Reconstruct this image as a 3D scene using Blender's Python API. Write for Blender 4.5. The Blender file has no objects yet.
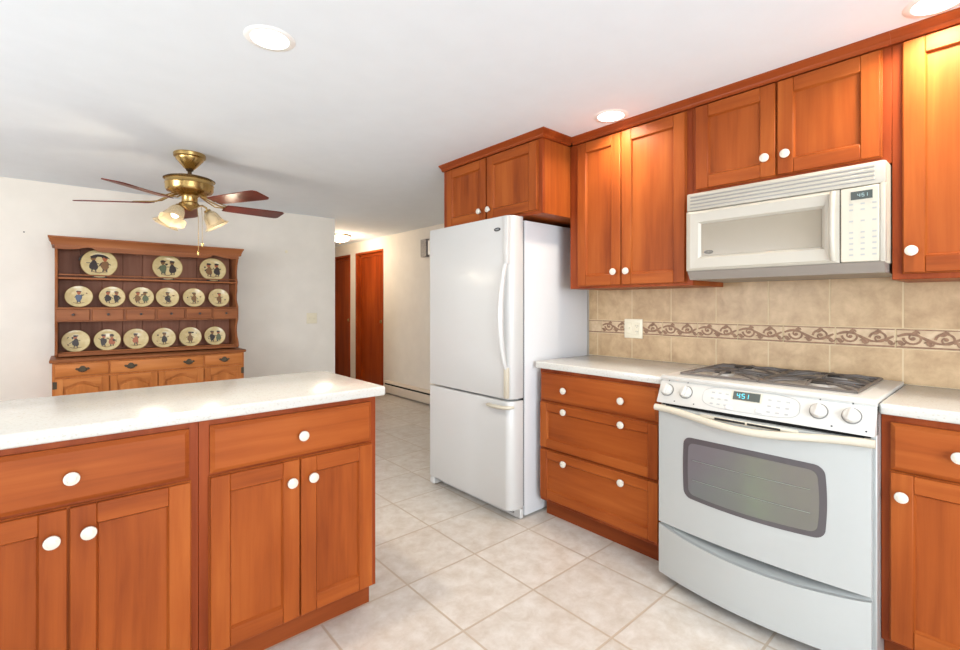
import bpy, bmesh, math, random
from mathutils import Vector, Matrix

R = math.radians
PI = math.pi
scn = bpy.context.scene
COL = scn.collection
rng = random.Random(7)

# ------------------------------------------------------------------ camera
F_PX, V0, YAW, CAM_H = 469.0, 305.0, 41.2, 1.243
cam_data = bpy.data.cameras.new('camera')
cam_data.sensor_fit = 'HORIZONTAL'
cam_data.sensor_width = 36.0
cam_data.lens = F_PX / 960.0 * 36.0
cam_data.shift_y = -(325.0 - V0) / 960.0
cam_data.clip_start = 0.05
cam = bpy.data.objects.new('camera', cam_data)
cam.location = (0, 0, CAM_H)
cam.rotation_euler = (R(90), 0, R(-YAW))
COL.objects.link(cam)
scn.camera = cam

# ------------------------------------------------------------------ colour management, sky, daylight, added dining fill
scn.view_settings.view_transform = 'Standard'
scn.view_settings.look = 'None'
scn.view_settings.gamma = 1.0
scn.view_settings.use_curve_mapping = False
scn.view_settings.exposure = 0.18

world = bpy.data.worlds.new('sky')
scn.world = world
world.use_nodes = True
wn = world.node_tree.nodes
wn['Background'].inputs['Color'].default_value = (0.72, 0.85, 1.0, 1)
wn['Background'].inputs['Strength'].default_value = 2.5


def area(name, loc, rot, sx, sy, power, color, spread=180, shape='RECTANGLE'):
    d = bpy.data.lights.new(name, 'AREA')
    d.shape = shape
    d.size = sx
    d.size_y = sy
    d.energy = power
    d.color = color
    d.spread = R(spread)
    o = bpy.data.objects.new(name, d)
    o.location = loc
    o.rotation_euler = rot
    COL.objects.link(o)
    return o


DAY = (0.85, 0.925, 1.0)
area('daylight_left_window', (-2.52, -0.75, 1.40), (0, R(-112), 0), 1.1, 1.3, 20, DAY)
area('daylight_rear_window', (0.3, -2.12, 1.35), (R(103), 0, 0), 2.2, 1.5, 108, DAY)
area('added_dining_fill', (-2.52, 2.5, 1.40), (0, R(-113), R(8)), 1.1, 1.6, 60, (0.94, 0.96, 1.0))  # added lamp at an invented, unseen window; brightens dining wall and ceiling


# ------------------------------------------------------------------ materials
def srgb(r, g, b):
    def f(c):
        c /= 255.0
        return c / 12.92 if c <= 0.04045 else ((c + 0.055) / 1.055) ** 2.4
    return (f(r), f(g), f(b), 1.0)


def mat(name, col, rough=0.5, metal=0.0, emit=None, estr=0.0, spec=0.5, coat=0.0, trans=0.0, ior=None, alpha=None):
    m = bpy.data.materials.new(name)
    m.use_nodes = True
    b = m.node_tree.nodes['Principled BSDF']
    b.inputs['Base Color'].default_value = col
    b.inputs['Roughness'].default_value = rough
    b.inputs['Metallic'].default_value = metal
    b.inputs['Specular IOR Level'].default_value = spec
    if coat:
        b.inputs['Coat Weight'].default_value = coat
        b.inputs['Coat Roughness'].default_value = 0.15
    if trans:
        b.inputs['Transmission Weight'].default_value = trans
    if ior:
        b.inputs['IOR'].default_value = ior
    if emit:
        b.inputs['Emission Color'].default_value = emit
        b.inputs['Emission Strength'].default_value = estr
    if alpha is not None:
        b.inputs['Alpha'].default_value = alpha
    return m


def nodes_of(m):
    nt = m.node_tree
    return nt, nt.nodes, nt.links, nt.nodes['Principled BSDF']


def wood(name, c_dark, c_mid, c_light, axis, rough=0.42, coat=0.0, scale=1.0):
    """Procedural wood with the grain running along one object axis."""
    m = mat(name, c_mid, rough, coat=coat, spec=0.16)
    nt, N, L, b = nodes_of(m)
    tc = N.new('ShaderNodeTexCoord')
    oi = N.new('ShaderNodeObjectInfo')
    mp = N.new('ShaderNodeMapping')
    s = [26.0 * scale] * 3
    s[axis] = 1.6 * scale
    mp.inputs['Scale'].default_value = s
    mul = N.new('ShaderNodeVectorMath'); mul.operation = 'SCALE'
    comb = N.new('ShaderNodeCombineXYZ')
    for k in range(3):
        L.new(oi.outputs['Random'], comb.inputs[k])
    L.new(comb.outputs[0], mul.inputs[0]); mul.inputs['Scale'].default_value = 13.0
    add = N.new('ShaderNodeVectorMath'); add.operation = 'ADD'
    L.new(tc.outputs['Object'], add.inputs[0]); L.new(mul.outputs[0], add.inputs[1])
    L.new(add.outputs[0], mp.inputs['Vector'])
    n1 = N.new('ShaderNodeTexNoise'); n1.inputs['Scale'].default_value = 1.0
    n1.inputs['Detail'].default_value = 5.0; n1.inputs['Roughness'].default_value = 0.6
    n1.inputs['Distortion'].default_value = 0.4
    L.new(mp.outputs[0], n1.inputs['Vector'])
    mp2 = N.new('ShaderNodeMapping')
    s2 = [5.0 * scale] * 3; s2[axis] = 1.2 * scale
    mp2.inputs['Scale'].default_value = s2
    L.new(add.outputs[0], mp2.inputs['Vector'])
    n2 = N.new('ShaderNodeTexNoise'); n2.inputs['Scale'].default_value = 1.0; n2.inputs['Detail'].default_value = 3.0
    L.new(mp2.outputs[0], n2.inputs['Vector'])
    mix = N.new('ShaderNodeMath'); mix.operation = 'MULTIPLY_ADD'
    L.new(n2.outputs['Fac'], mix.inputs[0]); mix.inputs[1].default_value = 0.55
    h = N.new('ShaderNodeMath'); h.operation = 'MULTIPLY'; h.inputs[1].default_value = 0.45
    L.new(n1.outputs['Fac'], h.inputs[0]); L.new(h.outputs[0], mix.inputs[2])
    cr = N.new('ShaderNodeValToRGB')
    e = cr.color_ramp.elements
    e[0].position = 0.33; e[0].color = c_dark
    e[1].position = 0.68; e[1].color = c_light
    mid = cr.color_ramp.elements.new(0.5); mid.color = c_mid
    L.new(mix.outputs[0], cr.inputs['Fac'])
    L.new(cr.outputs['Color'], b.inputs['Base Color'])
    return m


def mottled(name, c1, c2, scale, rough=0.5, detail=4, bump=0.0, spec=0.5, lo=0.35, hi=0.65):
    m = mat(name, c1, rough, spec=spec)
    nt, N, L, b = nodes_of(m)
    tc = N.new('ShaderNodeTexCoord')
    n = N.new('ShaderNodeTexNoise'); n.inputs['Scale'].default_value = scale
    n.inputs['Detail'].default_value = detail
    L.new(tc.outputs['Object'], n.inputs['Vector'])
    cr = N.new('ShaderNodeValToRGB')
    cr.color_ramp.elements[0].position = lo; cr.color_ramp.elements[0].color = c1
    cr.color_ramp.elements[1].position = hi; cr.color_ramp.elements[1].color = c2
    L.new(n.outputs['Fac'], cr.inputs['Fac']); L.new(cr.outputs[0], b.inputs['Base Color'])
    if bump:
        bp = N.new('ShaderNodeBump'); bp.inputs['Strength'].default_value = bump; bp.inputs['Distance'].default_value = 0.002
        L.new(n.outputs['Fac'], bp.inputs['Height']); L.new(bp.outputs[0], b.inputs['Normal'])
    return m


M = {}
# cherry kitchen cabinets (warm orange-brown)
CH = (srgb(124, 55, 20), srgb(152, 75, 29), srgb(171, 92, 39))
M['cherry_v'] = wood('cherry_vertical_grain', *CH, 2)
M['cherry_h'] = wood('cherry_horizontal_grain', *CH, 0)
CF = (srgb(114, 46, 18), srgb(137, 60, 25), srgb(156, 75, 33))
M['frame_v'] = wood('cherry_frame_vertical', *CF, 2)
M['frame_h'] = wood('cherry_frame_horizontal', *CF, 0, rough=0.3)
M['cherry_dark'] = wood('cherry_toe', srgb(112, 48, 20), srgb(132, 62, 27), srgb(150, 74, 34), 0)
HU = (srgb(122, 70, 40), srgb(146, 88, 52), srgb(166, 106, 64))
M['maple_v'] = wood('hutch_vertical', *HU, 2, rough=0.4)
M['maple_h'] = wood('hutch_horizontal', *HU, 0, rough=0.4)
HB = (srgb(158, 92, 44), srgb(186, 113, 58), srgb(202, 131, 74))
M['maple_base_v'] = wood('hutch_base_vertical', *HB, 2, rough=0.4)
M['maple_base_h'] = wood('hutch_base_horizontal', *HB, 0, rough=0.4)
M['hutch_back'] = wood('hutch_back_boards', srgb(132, 86, 66), srgb(152, 102, 80), srgb(168, 118, 92), 2, rough=0.5)
HD = (srgb(120, 44, 14), srgb(152, 62, 20), srgb(178, 82, 30))
M['hall_v'] = wood('hall_door_vertical', *HD, 2, rough=0.35, scale=0.7)
M['hall_h'] = wood('hall_door_horizontal', *HD, 1, rough=0.35, scale=0.7)
M['blade'] = wood('fan_blade_mahogany', srgb(70, 26, 20), srgb(98, 38, 28), srgb(124, 54, 40), 0, rough=0.3)
M['white'] = mat('white_enamel', srgb(201, 200, 197), 0.3, coat=0.3)
M['white_side'] = mottled('white_textured_steel', srgb(206, 206, 207), srgb(214, 214, 215), 300, 0.45, bump=0.15)
M['bisque'] = mat('bisque_plastic', srgb(198, 190, 172), 0.4)
M['mw_white'] = mat('microwave_white', srgb(182, 175, 161), 0.35)
M['panel_white'] = mat('range_panel_white', srgb(200, 197, 190), 0.3)
M['range_white'] = mat('range_enamel', srgb(176, 178, 175), 0.22, coat=0.4)
M['ceramic'] = mat('white_ceramic', srgb(216, 209, 194), 0.2)
M['ceramic_line'] = mat('grey_ceramic_line', srgb(196, 190, 180), 0.3)
M['dark_gap'] = mat('dark_gap', srgb(30, 28, 26), 0.8)
M['grey_plastic'] = mat('grey_plastic', srgb(150, 148, 145), 0.5)
M['knob_ring'] = mat('knob_ring_grey', srgb(126, 124, 120), 0.35)
M['grey_print'] = mat('grey_print', srgb(168, 168, 166), 0.5)
M['mw_under'] = mat('microwave_underside', srgb(150, 142, 134), 0.4, metal=0.3)
M['grate'] = mat('cast_iron_grate', srgb(98, 90, 84), 0.4)
M['pan'] = mat('burner_pan_grey', srgb(176, 168, 158), 0.3, metal=0.0)
M['burner'] = mat('burner_cap_dark', srgb(52, 48, 46), 0.5)
M['lcd'] = mat('lcd_dark', srgb(72, 78, 74), 0.25)
M['lcd_text'] = mat('lcd_teal_digits', srgb(80, 190, 205), 0.4, emit=srgb(90, 200, 215), estr=0.5)
M['lcd_text_dim'] = mat('lcd_grey_digits', srgb(150, 175, 175), 0.4)
M['logo'] = mat('logo_dark', srgb(44, 46, 50), 0.3)
M['logo_line'] = mat('logo_silver', srgb(190, 190, 190), 0.3)
M['brass'] = mat('antique_brass', srgb(186, 156, 100), 0.26, metal=1.0)
M['brass_dark'] = mat('dark_bronze', srgb(78, 60, 40), 0.4, metal=0.9)
M['pull'] = mat('hutch_pull_dark_brass', srgb(84, 72, 56), 0.45, metal=0.7)
M['frosted'] = mat('amber_frosted_glass', srgb(190, 178, 152), 0.35, trans=0.35, alpha=1.0)
M['bulb'] = mat('lit_bulb', (1, 1, 1, 1), 0.4, emit=(1, 0.92, 0.78, 1), estr=1.6)
M['lamp_on'] = mat('downlight_lens', (1, 1, 1, 1), 0.5, emit=(1, 0.98, 0.94, 1), estr=8.0)
M['hall_lamp'] = mat('hall_lamp_glass', (1, 1, 1, 1), 0.5, emit=(1, 0.93, 0.8, 1), estr=4.0)
M['trim_white'] = mat('trim_white', srgb(242, 240, 236), 0.4)
M['plate_cream'] = mottled('plate_cream', srgb(206, 184, 132), srgb(216, 197, 148), 30, 0.18)
M['plate_rim'] = mat('plate_rim_gold', srgb(176, 146, 92), 0.3)
M['fig_dark'] = mat('figure_dark', srgb(58, 50, 48), 0.4)
M['fig_blue'] = mat('figure_blue', srgb(92, 102, 122), 0.4)
M['fig_brown'] = mat('figure_brown', srgb(128, 92, 58), 0.4)
M['fig_rust'] = mat('figure_rust', srgb(170, 96, 62), 0.4)
M['fig_green'] = mat('figure_green', srgb(96, 104, 78), 0.4)
M['outlet'] = mat('outlet_ivory', srgb(232, 222, 196), 0.35)
M['heater'] = mat('heater_beige_metal', srgb(222, 208, 190), 0.45)
M['chime'] = mottled('brushed_grey_metal', srgb(112, 105, 102), srgb(146, 138, 134), 60, 0.4)
M['wall'] = mottled('wall_beige_paint', srgb(228, 221, 210), srgb(232, 225, 214), 6, 0.75, spec=0.25)
M['ceil'] = mottled('ceiling_white_paint', srgb(230, 235, 240), srgb(232, 237, 242), 8, 0.85, spec=0.2)
M['relief_base'] = mottled('border_tile_cream', srgb(192, 164, 130), srgb(210, 184, 150), 40, 0.5)
M['relief'] = mottled('border_tile_brown', srgb(128, 94, 70), srgb(150, 114, 86), 60, 0.5)
M['grout'] = mat('backsplash_grout', srgb(208, 186, 150), 0.8)
M['glass'] = mat('window_glass', (1, 1, 1, 1), 0.02, trans=1.0, ior=1.45)
M['ground'] = mottled('lawn', srgb(70, 92, 50), srgb(96, 116, 66), 3, 0.9)
M['mw_glass'] = mat('microwave_mesh_glass', srgb(146, 134, 114), 0.2, coat=0.15)
M['dark_metal'] = mat('oven_rack_steel', srgb(170, 176, 170), 0.3, metal=0.6)


def make_tile():
    m = mat('backsplash_travertine_tile', srgb(190, 158, 118), 0.38)
    nt, N, L, b = nodes_of(m)
    tc = N.new('ShaderNodeTexCoord')
    n = N.new('ShaderNodeTexNoise'); n.inputs['Scale'].default_value = 12.0
    n.inputs['Detail'].default_value = 7.0; n.inputs['Roughness'].default_value = 0.65; n.inputs['Distortion'].default_value = 0.25
    L.new(tc.outputs['Object'], n.inputs['Vector'])
    cr = N.new('ShaderNodeValToRGB')
    cr.color_ramp.elements[0].position = 0.3; cr.color_ramp.elements[0].color = srgb(168, 137, 100)
    cr.color_ramp.elements[1].position = 0.7; cr.color_ramp.elements[1].color = srgb(206, 175, 135)
    L.new(n.outputs['Fac'], cr.inputs['Fac']); L.new(cr.outputs[0], b.inputs['Base Color'])
    return m


M['tile'] = make_tile()


def make_counter():
    m = mat('speckled_quartz', srgb(208, 204, 195), 0.2, spec=0.6)
    nt, N, L, b = nodes_of(m)
    tc = N.new('ShaderNodeTexCoord')
    v = N.new('ShaderNodeTexVoronoi'); v.inputs['Scale'].default_value = 220.0
    L.new(tc.outputs['Object'], v.inputs['Vector'])
    sep = N.new('ShaderNodeSeparateColor'); L.new(v.outputs['Color'], sep.inputs[0])
    cr = N.new('ShaderNodeValToRGB'); cr.color_ramp.interpolation = 'CONSTANT'
    cr.color_ramp.elements[0].position = 0.0; cr.color_ramp.elements[0].color = srgb(192, 187, 177)
    cr.color_ramp.elements[1].position = 0.08; cr.color_ramp.elements[1].color = srgb(200, 196, 186)
    e = cr.color_ramp.elements.new(0.22); e.color = srgb(201, 199, 192)
    L.new(sep.outputs[0], cr.inputs['Fac']); L.new(cr.outputs[0], b.inputs['Base Color'])
    return m


M['counter'] = make_counter()


def make_floor():
    m = mat('ceramic_floor_tiles', srgb(214, 200, 184), 0.33)
    nt, N, L, b = nodes_of(m)
    T, X0, Y0 = 0.393, 1.13, 1.78
    tc = N.new('ShaderNodeTexCoord')
    mp = N.new('ShaderNodeMapping'); mp.inputs['Location'].default_value = (-X0 + 20 * T, -Y0 + 20 * T, 0)
    L.new(tc.outputs['Object'], mp.inputs['Vector'])
    br = N.new('ShaderNodeTexBrick')
    br.offset = 0.0; br.squash = 1.0
    br.inputs['Scale'].default_value = 1.0
    br.inputs['Brick Width'].default_value = T
    br.inputs['Row Height'].default_value = T
    br.inputs['Mortar Size'].default_value = 0.0055
    br.inputs['Mortar Smooth'].default_value = 0.2
    br.inputs['Color1'].default_value = (0.0, 0, 0, 1)
    br.inputs['Color2'].default_value = (1.0, 1, 1, 1)
    br.inputs['Mortar'].default_value = (0.5, 0.5, 0.5, 1)
    L.new(mp.outputs[0], br.inputs['Vector'])
    n = N.new('ShaderNodeTexNoise'); n.inputs['Scale'].default_value = 13.0
    n.inputs['Detail'].default_value = 8.0; n.inputs['Roughness'].default_value = 0.68
    n.inputs['Distortion'].default_value = 0.25
    L.new(tc.outputs['Object'], n.inputs['Vector'])
    cr = N.new('ShaderNodeValToRGB')
    cr.color_ramp.elements[0].position = 0.32; cr.color_ramp.elements[0].color = srgb(191, 179, 165)
    cr.color_ramp.elements[1].position = 0.66; cr.color_ramp.elements[1].color = srgb(213, 207, 199)
    L.new(n.outputs['Fac'], cr.inputs['Fac'])
    # slight tone change from tile to tile
    mr = N.new('ShaderNodeMapRange'); mr.inputs['To Min'].default_value = 0.95; mr.inputs['To Max'].default_value = 1.04
    sep = N.new('ShaderNodeSeparateColor'); L.new(br.outputs['Color'], sep.inputs[0])
    L.new(sep.outputs[0], mr.inputs['Value'])
    sc = N.new('ShaderNodeVectorMath'); sc.operation = 'SCALE'
    L.new(cr.outputs[0], sc.inputs[0]); L.new(mr.outputs[0], sc.inputs['Scale'])
    mix = N.new('ShaderNodeMix'); mix.data_type = 'RGBA'
    L.new(br.outputs['Fac'], mix.inputs['Factor'])
    L.new(sc.outputs[0], mix.inputs['A']); mix.inputs['B'].default_value = srgb(184, 168, 149)
    L.new(mix.outputs['Result'], b.inputs['Base Color'])
    inv = N.new('ShaderNodeMath'); inv.operation = 'SUBTRACT'; inv.inputs[0].default_value = 1.0
    L.new(br.outputs['Fac'], inv.inputs[1])
    bp = N.new('ShaderNodeBump'); bp.inputs['Strength'].default_value = 0.5; bp.inputs['Distance'].default_value = 0.003
    L.new(inv.outputs[0], bp.inputs['Height']); L.new(bp.outputs[0], b.inputs['Normal'])
    return m


M['floor'] = make_floor()


def make_oven_glass():
    m = mat('tinted_oven_glass', srgb(112, 104, 108), 0.14, spec=0.7)
    nt, N, L, b = nodes_of(m)
    b.inputs['IOR'].default_value = 1.6
    b.inputs['Thin Film Thickness'].default_value = 430.0
    b.inputs['Thin Film IOR'].default_value = 1.33
    return m


M['oven_glass'] = make_oven_glass()
M['oven_frit'] = mat('oven_glass_dotted_border', srgb(84, 79, 81), 0.2)


# ------------------------------------------------------------------ mesh builder
class MB:
    def __init__(self, *mats):
        self.bm = bmesh.new()
        self.mats = [M[k] for k in mats]

    def _add(self, tmp, m):
        for f in tmp.faces:
            f.material_index = m
        me = bpy.data.meshes.new('tmp')
        tmp.to_mesh(me); tmp.free()
        self.bm.from_mesh(me)
        bpy.data.meshes.remove(me)

    def box(self, x0, x1, y0, y1, z0, z1, m=0, bev=0.0, seg=1, mtx=None):
        t = bmesh.new()
        bmesh.ops.create_cube(t, size=1.0)
        sx, sy, sz = abs(x1 - x0), abs(y1 - y0), abs(z1 - z0)
        for v in t.verts:
            v.co = Vector(((x0 + x1) / 2 + v.co.x * sx, (y0 + y1) / 2 + v.co.y * sy, (z0 + z1) / 2 + v.co.z * sz))
        if bev > 0:
            bmesh.ops.bevel(t, geom=list(t.edges), offset=min(bev, sx * .49, sy * .49, sz * .49), segments=seg, affect='EDGES', profile=0.5)
        if mtx is not None:
            bmesh.ops.transform(t, matrix=mtx, verts=t.verts)
        self._add(t, m)
        return self

    def lathe(self, prof, center=(0, 0, 0), axis=(0, 0, 1), n=24, m=0, sx=1.0, sy=1.0):
        """prof: list of (radius, height) along axis"""
        t = bmesh.new()
        rings = []
        for r, h in prof:
            if r < 1e-6:
                rings.append([t.verts.new((0, 0, h))])
            else:
                rings.append([t.verts.new((r * sx * math.cos(2 * PI * k / n), r * sy * math.sin(2 * PI * k / n), h)) for k in range(n)])
        for a, b in zip(rings[:-1], rings[1:]):
            for k in range(n):
                k2 = (k + 1) % n
                if len(a) == 1 and len(b) == 1:
                    continue
                if len(a) == 1:
                    t.faces.new((a[0], b[k], b[k2]))
                elif len(b) == 1:
                    t.faces.new((a[k], a[k2], b[0]))
                else:
                    t.faces.new((a[k], a[k2], b[k2], b[k]))
        q = Vector((0, 0, 1)).rotation_difference(Vector(axis).normalized())
        mt = Matrix.Translation(Vector(center)) @ q.to_matrix().to_4x4()
        bmesh.ops.transform(t, matrix=mt, verts=t.verts)
        bmesh.ops.recalc_face_normals(t, faces=t.faces)
        self._add(t, m)
        return self

    def tube(self, pts, r, n=8, m=0, flat=1.0, up=None):
        pts = [Vector(p) for p in pts]
        rs = r if isinstance(r, (list, tuple)) else [r] * len(pts)
        t = bmesh.new()
        rings = []
        prev = None
        for i, p in enumerate(pts):
            d = (pts[min(i + 1, len(pts) - 1)] - pts[max(i - 1, 0)]).normalized()
            if prev is None:
                a = Vector(up) if up else (Vector((0, 0, 1)) if abs(d.z) < .9 else Vector((1, 0, 0)))
            else:
                a = prev
            a = (a - d * a.dot(d)).normalized()
            prev = a
            b = d.cross(a)
            rings.append([t.verts.new(p + a * math.cos(2 * PI * k / n) * rs[i] * flat + b * math.sin(2 * PI * k / n) * rs[i]) for k in range(n)])
        for a, b in zip(rings[:-1], rings[1:]):
            for k in range(n):
                t.faces.new((a[k], a[(k + 1) % n], b[(k + 1) % n], b[k]))
        t.faces.new(rings[0][::-1]); t.faces.new(rings[-1])
        bmesh.ops.recalc_face_normals(t, faces=t.faces)
        self._add(t, m)
        return self

    def prism(self, poly, d0, d1, plane='yz', m=0, bev=0.0, seg=1):
        """extrude a 2D outline; plane gives the outline's two axes, d0..d1 the third"""
        t = bmesh.new()

        def P(a, b, d):
            if plane == 'yz': return (d, a, b)
            if plane == 'xz': return (a, d, b)
            return (a, b, d)
        A = [t.verts.new(P(a, b, d0)) for a, b in poly]
        B = [t.verts.new(P(a, b, d1)) for a, b in poly]
        t.faces.new(A); t.faces.new(B[::-1])
        n = len(poly)
        for k in range(n):
            t.faces.new((A[k], B[k], B[(k + 1) % n], A[(k + 1) % n]))
        bmesh.ops.recalc_face_normals(t, faces=t.faces)
        if bev > 0:
            es = [e for e in t.edges if len(e.link_faces) == 2 and e.calc_face_angle(0) > 0.6]
            bmesh.ops.bevel(t, geom=es, offset=bev, segments=seg, affect='EDGES', profile=0.5)
        self._add(t, m)
        return self

    def grid(self, fn, nu, nv, m=0, thick=None):
        """surface fn(u,v) -> point, optionally closed to a slab with the vector thick"""
        t = bmesh.new()
        A = [[t.verts.new(fn(i / nu, j / nv)) for j in range(nv + 1)] for i in range(nu + 1)]
        for i in range(nu):
            for j in range(nv):
                t.faces.new((A[i][j], A[i + 1][j], A[i + 1][j + 1], A[i][j + 1]))
        if thick is not None:
            th = Vector(thick)
            B = [[t.verts.new(A[i][j].co + th) for j in range(nv + 1)] for i in range(nu + 1)]
            for i in range(nu):
                for j in range(nv):
                    t.faces.new((B[i][j], B[i][j + 1], B[i + 1][j + 1], B[i + 1][j]))
            for i in range(nu):
                t.faces.new((A[i][0], B[i][0], B[i + 1][0], A[i + 1][0]))
                t.faces.new((A[i][nv], A[i + 1][nv], B[i + 1][nv], B[i][nv]))
            for j in range(nv):
                t.faces.new((A[0][j], A[0][j + 1], B[0][j + 1], B[0][j]))
                t.faces.new((A[nu][j], B[nu][j], B[nu][j + 1], A[nu][j + 1]))
            bmesh.ops.recalc_face_normals(t, faces=t.faces)
        self._add(t, m)
        return self

    def xform(self, mtx):
        bmesh.ops.transform(self.bm, matrix=mtx, verts=self.bm.verts)
        return self

    def build(self, name, parent=None, smooth=True, loc=(0, 0, 0)):
        me = bpy.data.meshes.new(name)
        self.bm.to_mesh(me); self.bm.free()
        for mm in self.mats:
            me.materials.append(mm)
        if smooth:
            me.polygons.foreach_set('use_smooth', [True] * len(me.polygons))
            me.set_sharp_from_angle(angle=R(38))
        me.update()
        o = bpy.data.objects.new(name, me)
        o.location = loc
        COL.objects.link(o)
        if parent is not None:
            o.parent = parent
        return o


def tag(o, label, cat, group=None):
    o['label'] = label
    o['category'] = cat
    if group:
        o['group'] = group
    return o


def thing(name, label, cat, loc=(0, 0, 0), rz=0.0, group=None):
    o = bpy.data.objects.new(name, None)
    o.empty_display_size = 0.1
    o.location = loc
    o.rotation_euler = (0, 0, rz)
    COL.objects.link(o)
    return tag(o, label, cat, group)


def struct(o):
    o['kind'] = 'structure'
    return o


# ------------------------------------------------------------------ room shell
ZC = 2.224
WX = 2.62          # kitchen wall plane
HX = 3.387         # hallway wall plane
YD = 5.109         # dining wall plane
XL, YB = -2.6, -2.2
HY = 9.2
struct(MB('floor').box(XL - .1, HX + .3, YB - .1, HY + .1, -0.08, 0).build('floor'))
struct(MB('ceil').box(XL - .1, HX + .3, YB - .1, HY + .1, ZC, ZC + .08).build('ceiling'))
struct(MB('wall').box(WX, WX + .12, YB, 2.95, 0, ZC).build('wall_right'))
mb = MB('wall')     # hallway wall with two door openings
DO = [(5.97, 6.83), (7.02, 7.88)]
DZ = 2.052
mb.box(HX, HX + .12, 2.95, DO[0][0], 0, ZC)
mb.box(HX, HX + .12, DO[0][1], DO[1][0], 0, ZC)
mb.box(HX, HX + .12, DO[1][1], HY, 0, ZC)
for a, b in DO:
    mb.box(HX, HX + .12, a, b, DZ, ZC)
mb.box(WX + .12, HX, 2.95 - .1, 2.95, 0, ZC)
struct(mb.build('wall_hallway'))
mb = MB('wall').box(XL, 2.277, YD, YD + .12, 0, ZC)
mb.box(2.277 - .12, 2.277, YD + .12, HY, 0, ZC)
struct(mb.build('wall_dining'))
struct(MB('wall').box(2.277, HX, HY - .1, HY, 0, ZC).build('wall_far'))
mb = MB('wall')     # left wall: kitchen window, plus an unseen dining one added for its light
wins = [(-1.4, -0.1), (1.7, 3.3)]
mb.box(XL - .1, XL, YB, YD + .12, 0, .85).box(XL - .1, XL, YB, YD + .12, 1.95, ZC)
mb.box(XL - .1, XL, YB, wins[0][0], .85, 1.95).box(XL - .1, XL, wins[0][1], wins[1][0], .85, 1.95).box(XL - .1, XL, wins[1][1], YD + .12, .85, 1.95)
struct(mb.build('wall_left'))
mb = MB('wall')
mb.box(XL, -.8, YB - .1, YB, 0, ZC).box(1.4, WX, YB - .1, YB, 0, ZC).box(-.8, 1.4, YB - .1, YB, 0, .6).box(-.8, 1.4, YB - .1, YB, 2.1, ZC)
struct(mb.build('wall_rear'))


def window(idx, axis, a, b, z0, z1, plane):
    mb = MB('trim_white', 'glass')

    def bx(p, q, r, s, m=0, t0=-.07, t1=-.01):
        if axis == 'y': mb.box(plane + t0, plane + t1, p, q, r, s, m)
        else: mb.box(p, q, plane + t0, plane + t1, r, s, m)
    w = .05
    bx(a, b, z0, z0 + w); bx(a, b, z1 - w, z1); bx(a, a + w, z0 + w, z1 - w); bx(b - w, b, z0 + w, z1 - w)
    bx((a + b) / 2 - w / 2, (a + b) / 2 + w / 2, z0 + w, z1 - w)
    struct(mb.build('window_%d' % idx))


window(1, 'y', wins[0][0], wins[0][1], .85, 1.95, XL)
window(2, 'y', wins[1][0], wins[1][1], .85, 1.95, XL)  # unseen dining window, put in to go with the fill lamp
window(3, 'x', -.8, 1.4, .6, 2.1, YB)

# hallway doors set back in wood jambs
for i, (a, b) in enumerate(DO):
    mb = MB('hall_v', 'hall_h')
    j = .03
    mb.box(HX - .008, HX + .11, a, a + j, 0, DZ, 0, .003)
    mb.box(HX - .008, HX + .11, b - j, b, 0, DZ, 0, .003)
    mb.box(HX - .008, HX + .11, a + j, b - j, DZ - j, DZ, 1, .003)
    # stop bead
    mb.box(HX + .055, HX + .07, b - j - .02, b - j, 0, DZ - j, 0).box(HX + .055, HX + .07, a + j, a + j + .02, 0, DZ - j, 0)
    mb.box(HX + .055, HX + .07, a + j, b - j, DZ - j - .04, DZ - j, 1)
    fr = struct(mb.build('trim_%d' % (i + 1)))
    d = MB('hall_v').box(HX + .072, HX + .106, a + j + .004, b - j - .004, .012, DZ - j - .004, 0, .002).build('door_%d' % (i + 1))
    struct(d)
    k = MB('brass').lathe([(0, 0), (.026, 0), (.026, .004), (.011, .008), (.011, .03), (.024, .04), (.028, .052), (.022, .066), (0, .07)],
                          (HX + .072, (a + j + .07) if i == 0 else (a + j + .07), 1.0), (-1, 0, 0), 16)
    k.build('door_handle', d)

# baseboard along dining wall (hidden mostly) and rear
struct(MB('trim_white').box(XL, 2.27, YD - .014, YD, 0, .08, 0, .003).build('baseboard_dining'))

# lawn outside the windows
struct(MB('ground').box(-14, -2.75, -14, 14, -.4, -.3).build('ground'))


# ------------------------------------------------------------------ cabinet components (local: x right, y back, z up; face frame front at y=0.02)
def knob(parent, x, z, y=0.0, r=.0185):
    mb = MB('ceramic', 'ceramic_line')
    mb.lathe([(0, 0), (.008, 0), (.0065, .006), (.008, .011), (r * .93, .014), (r, .018), (r * .96, .022), (r * .6, .0255), (0, .027)], (x, y, z), (0, -1, 0), 20)
    mb.lathe([(r * .50, .0245), (r * .56, .0262), (r * .62, .0245)], (x, y, z), (0, -1, 0), 20, 1)
    return mb.build('knob', parent)


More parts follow.
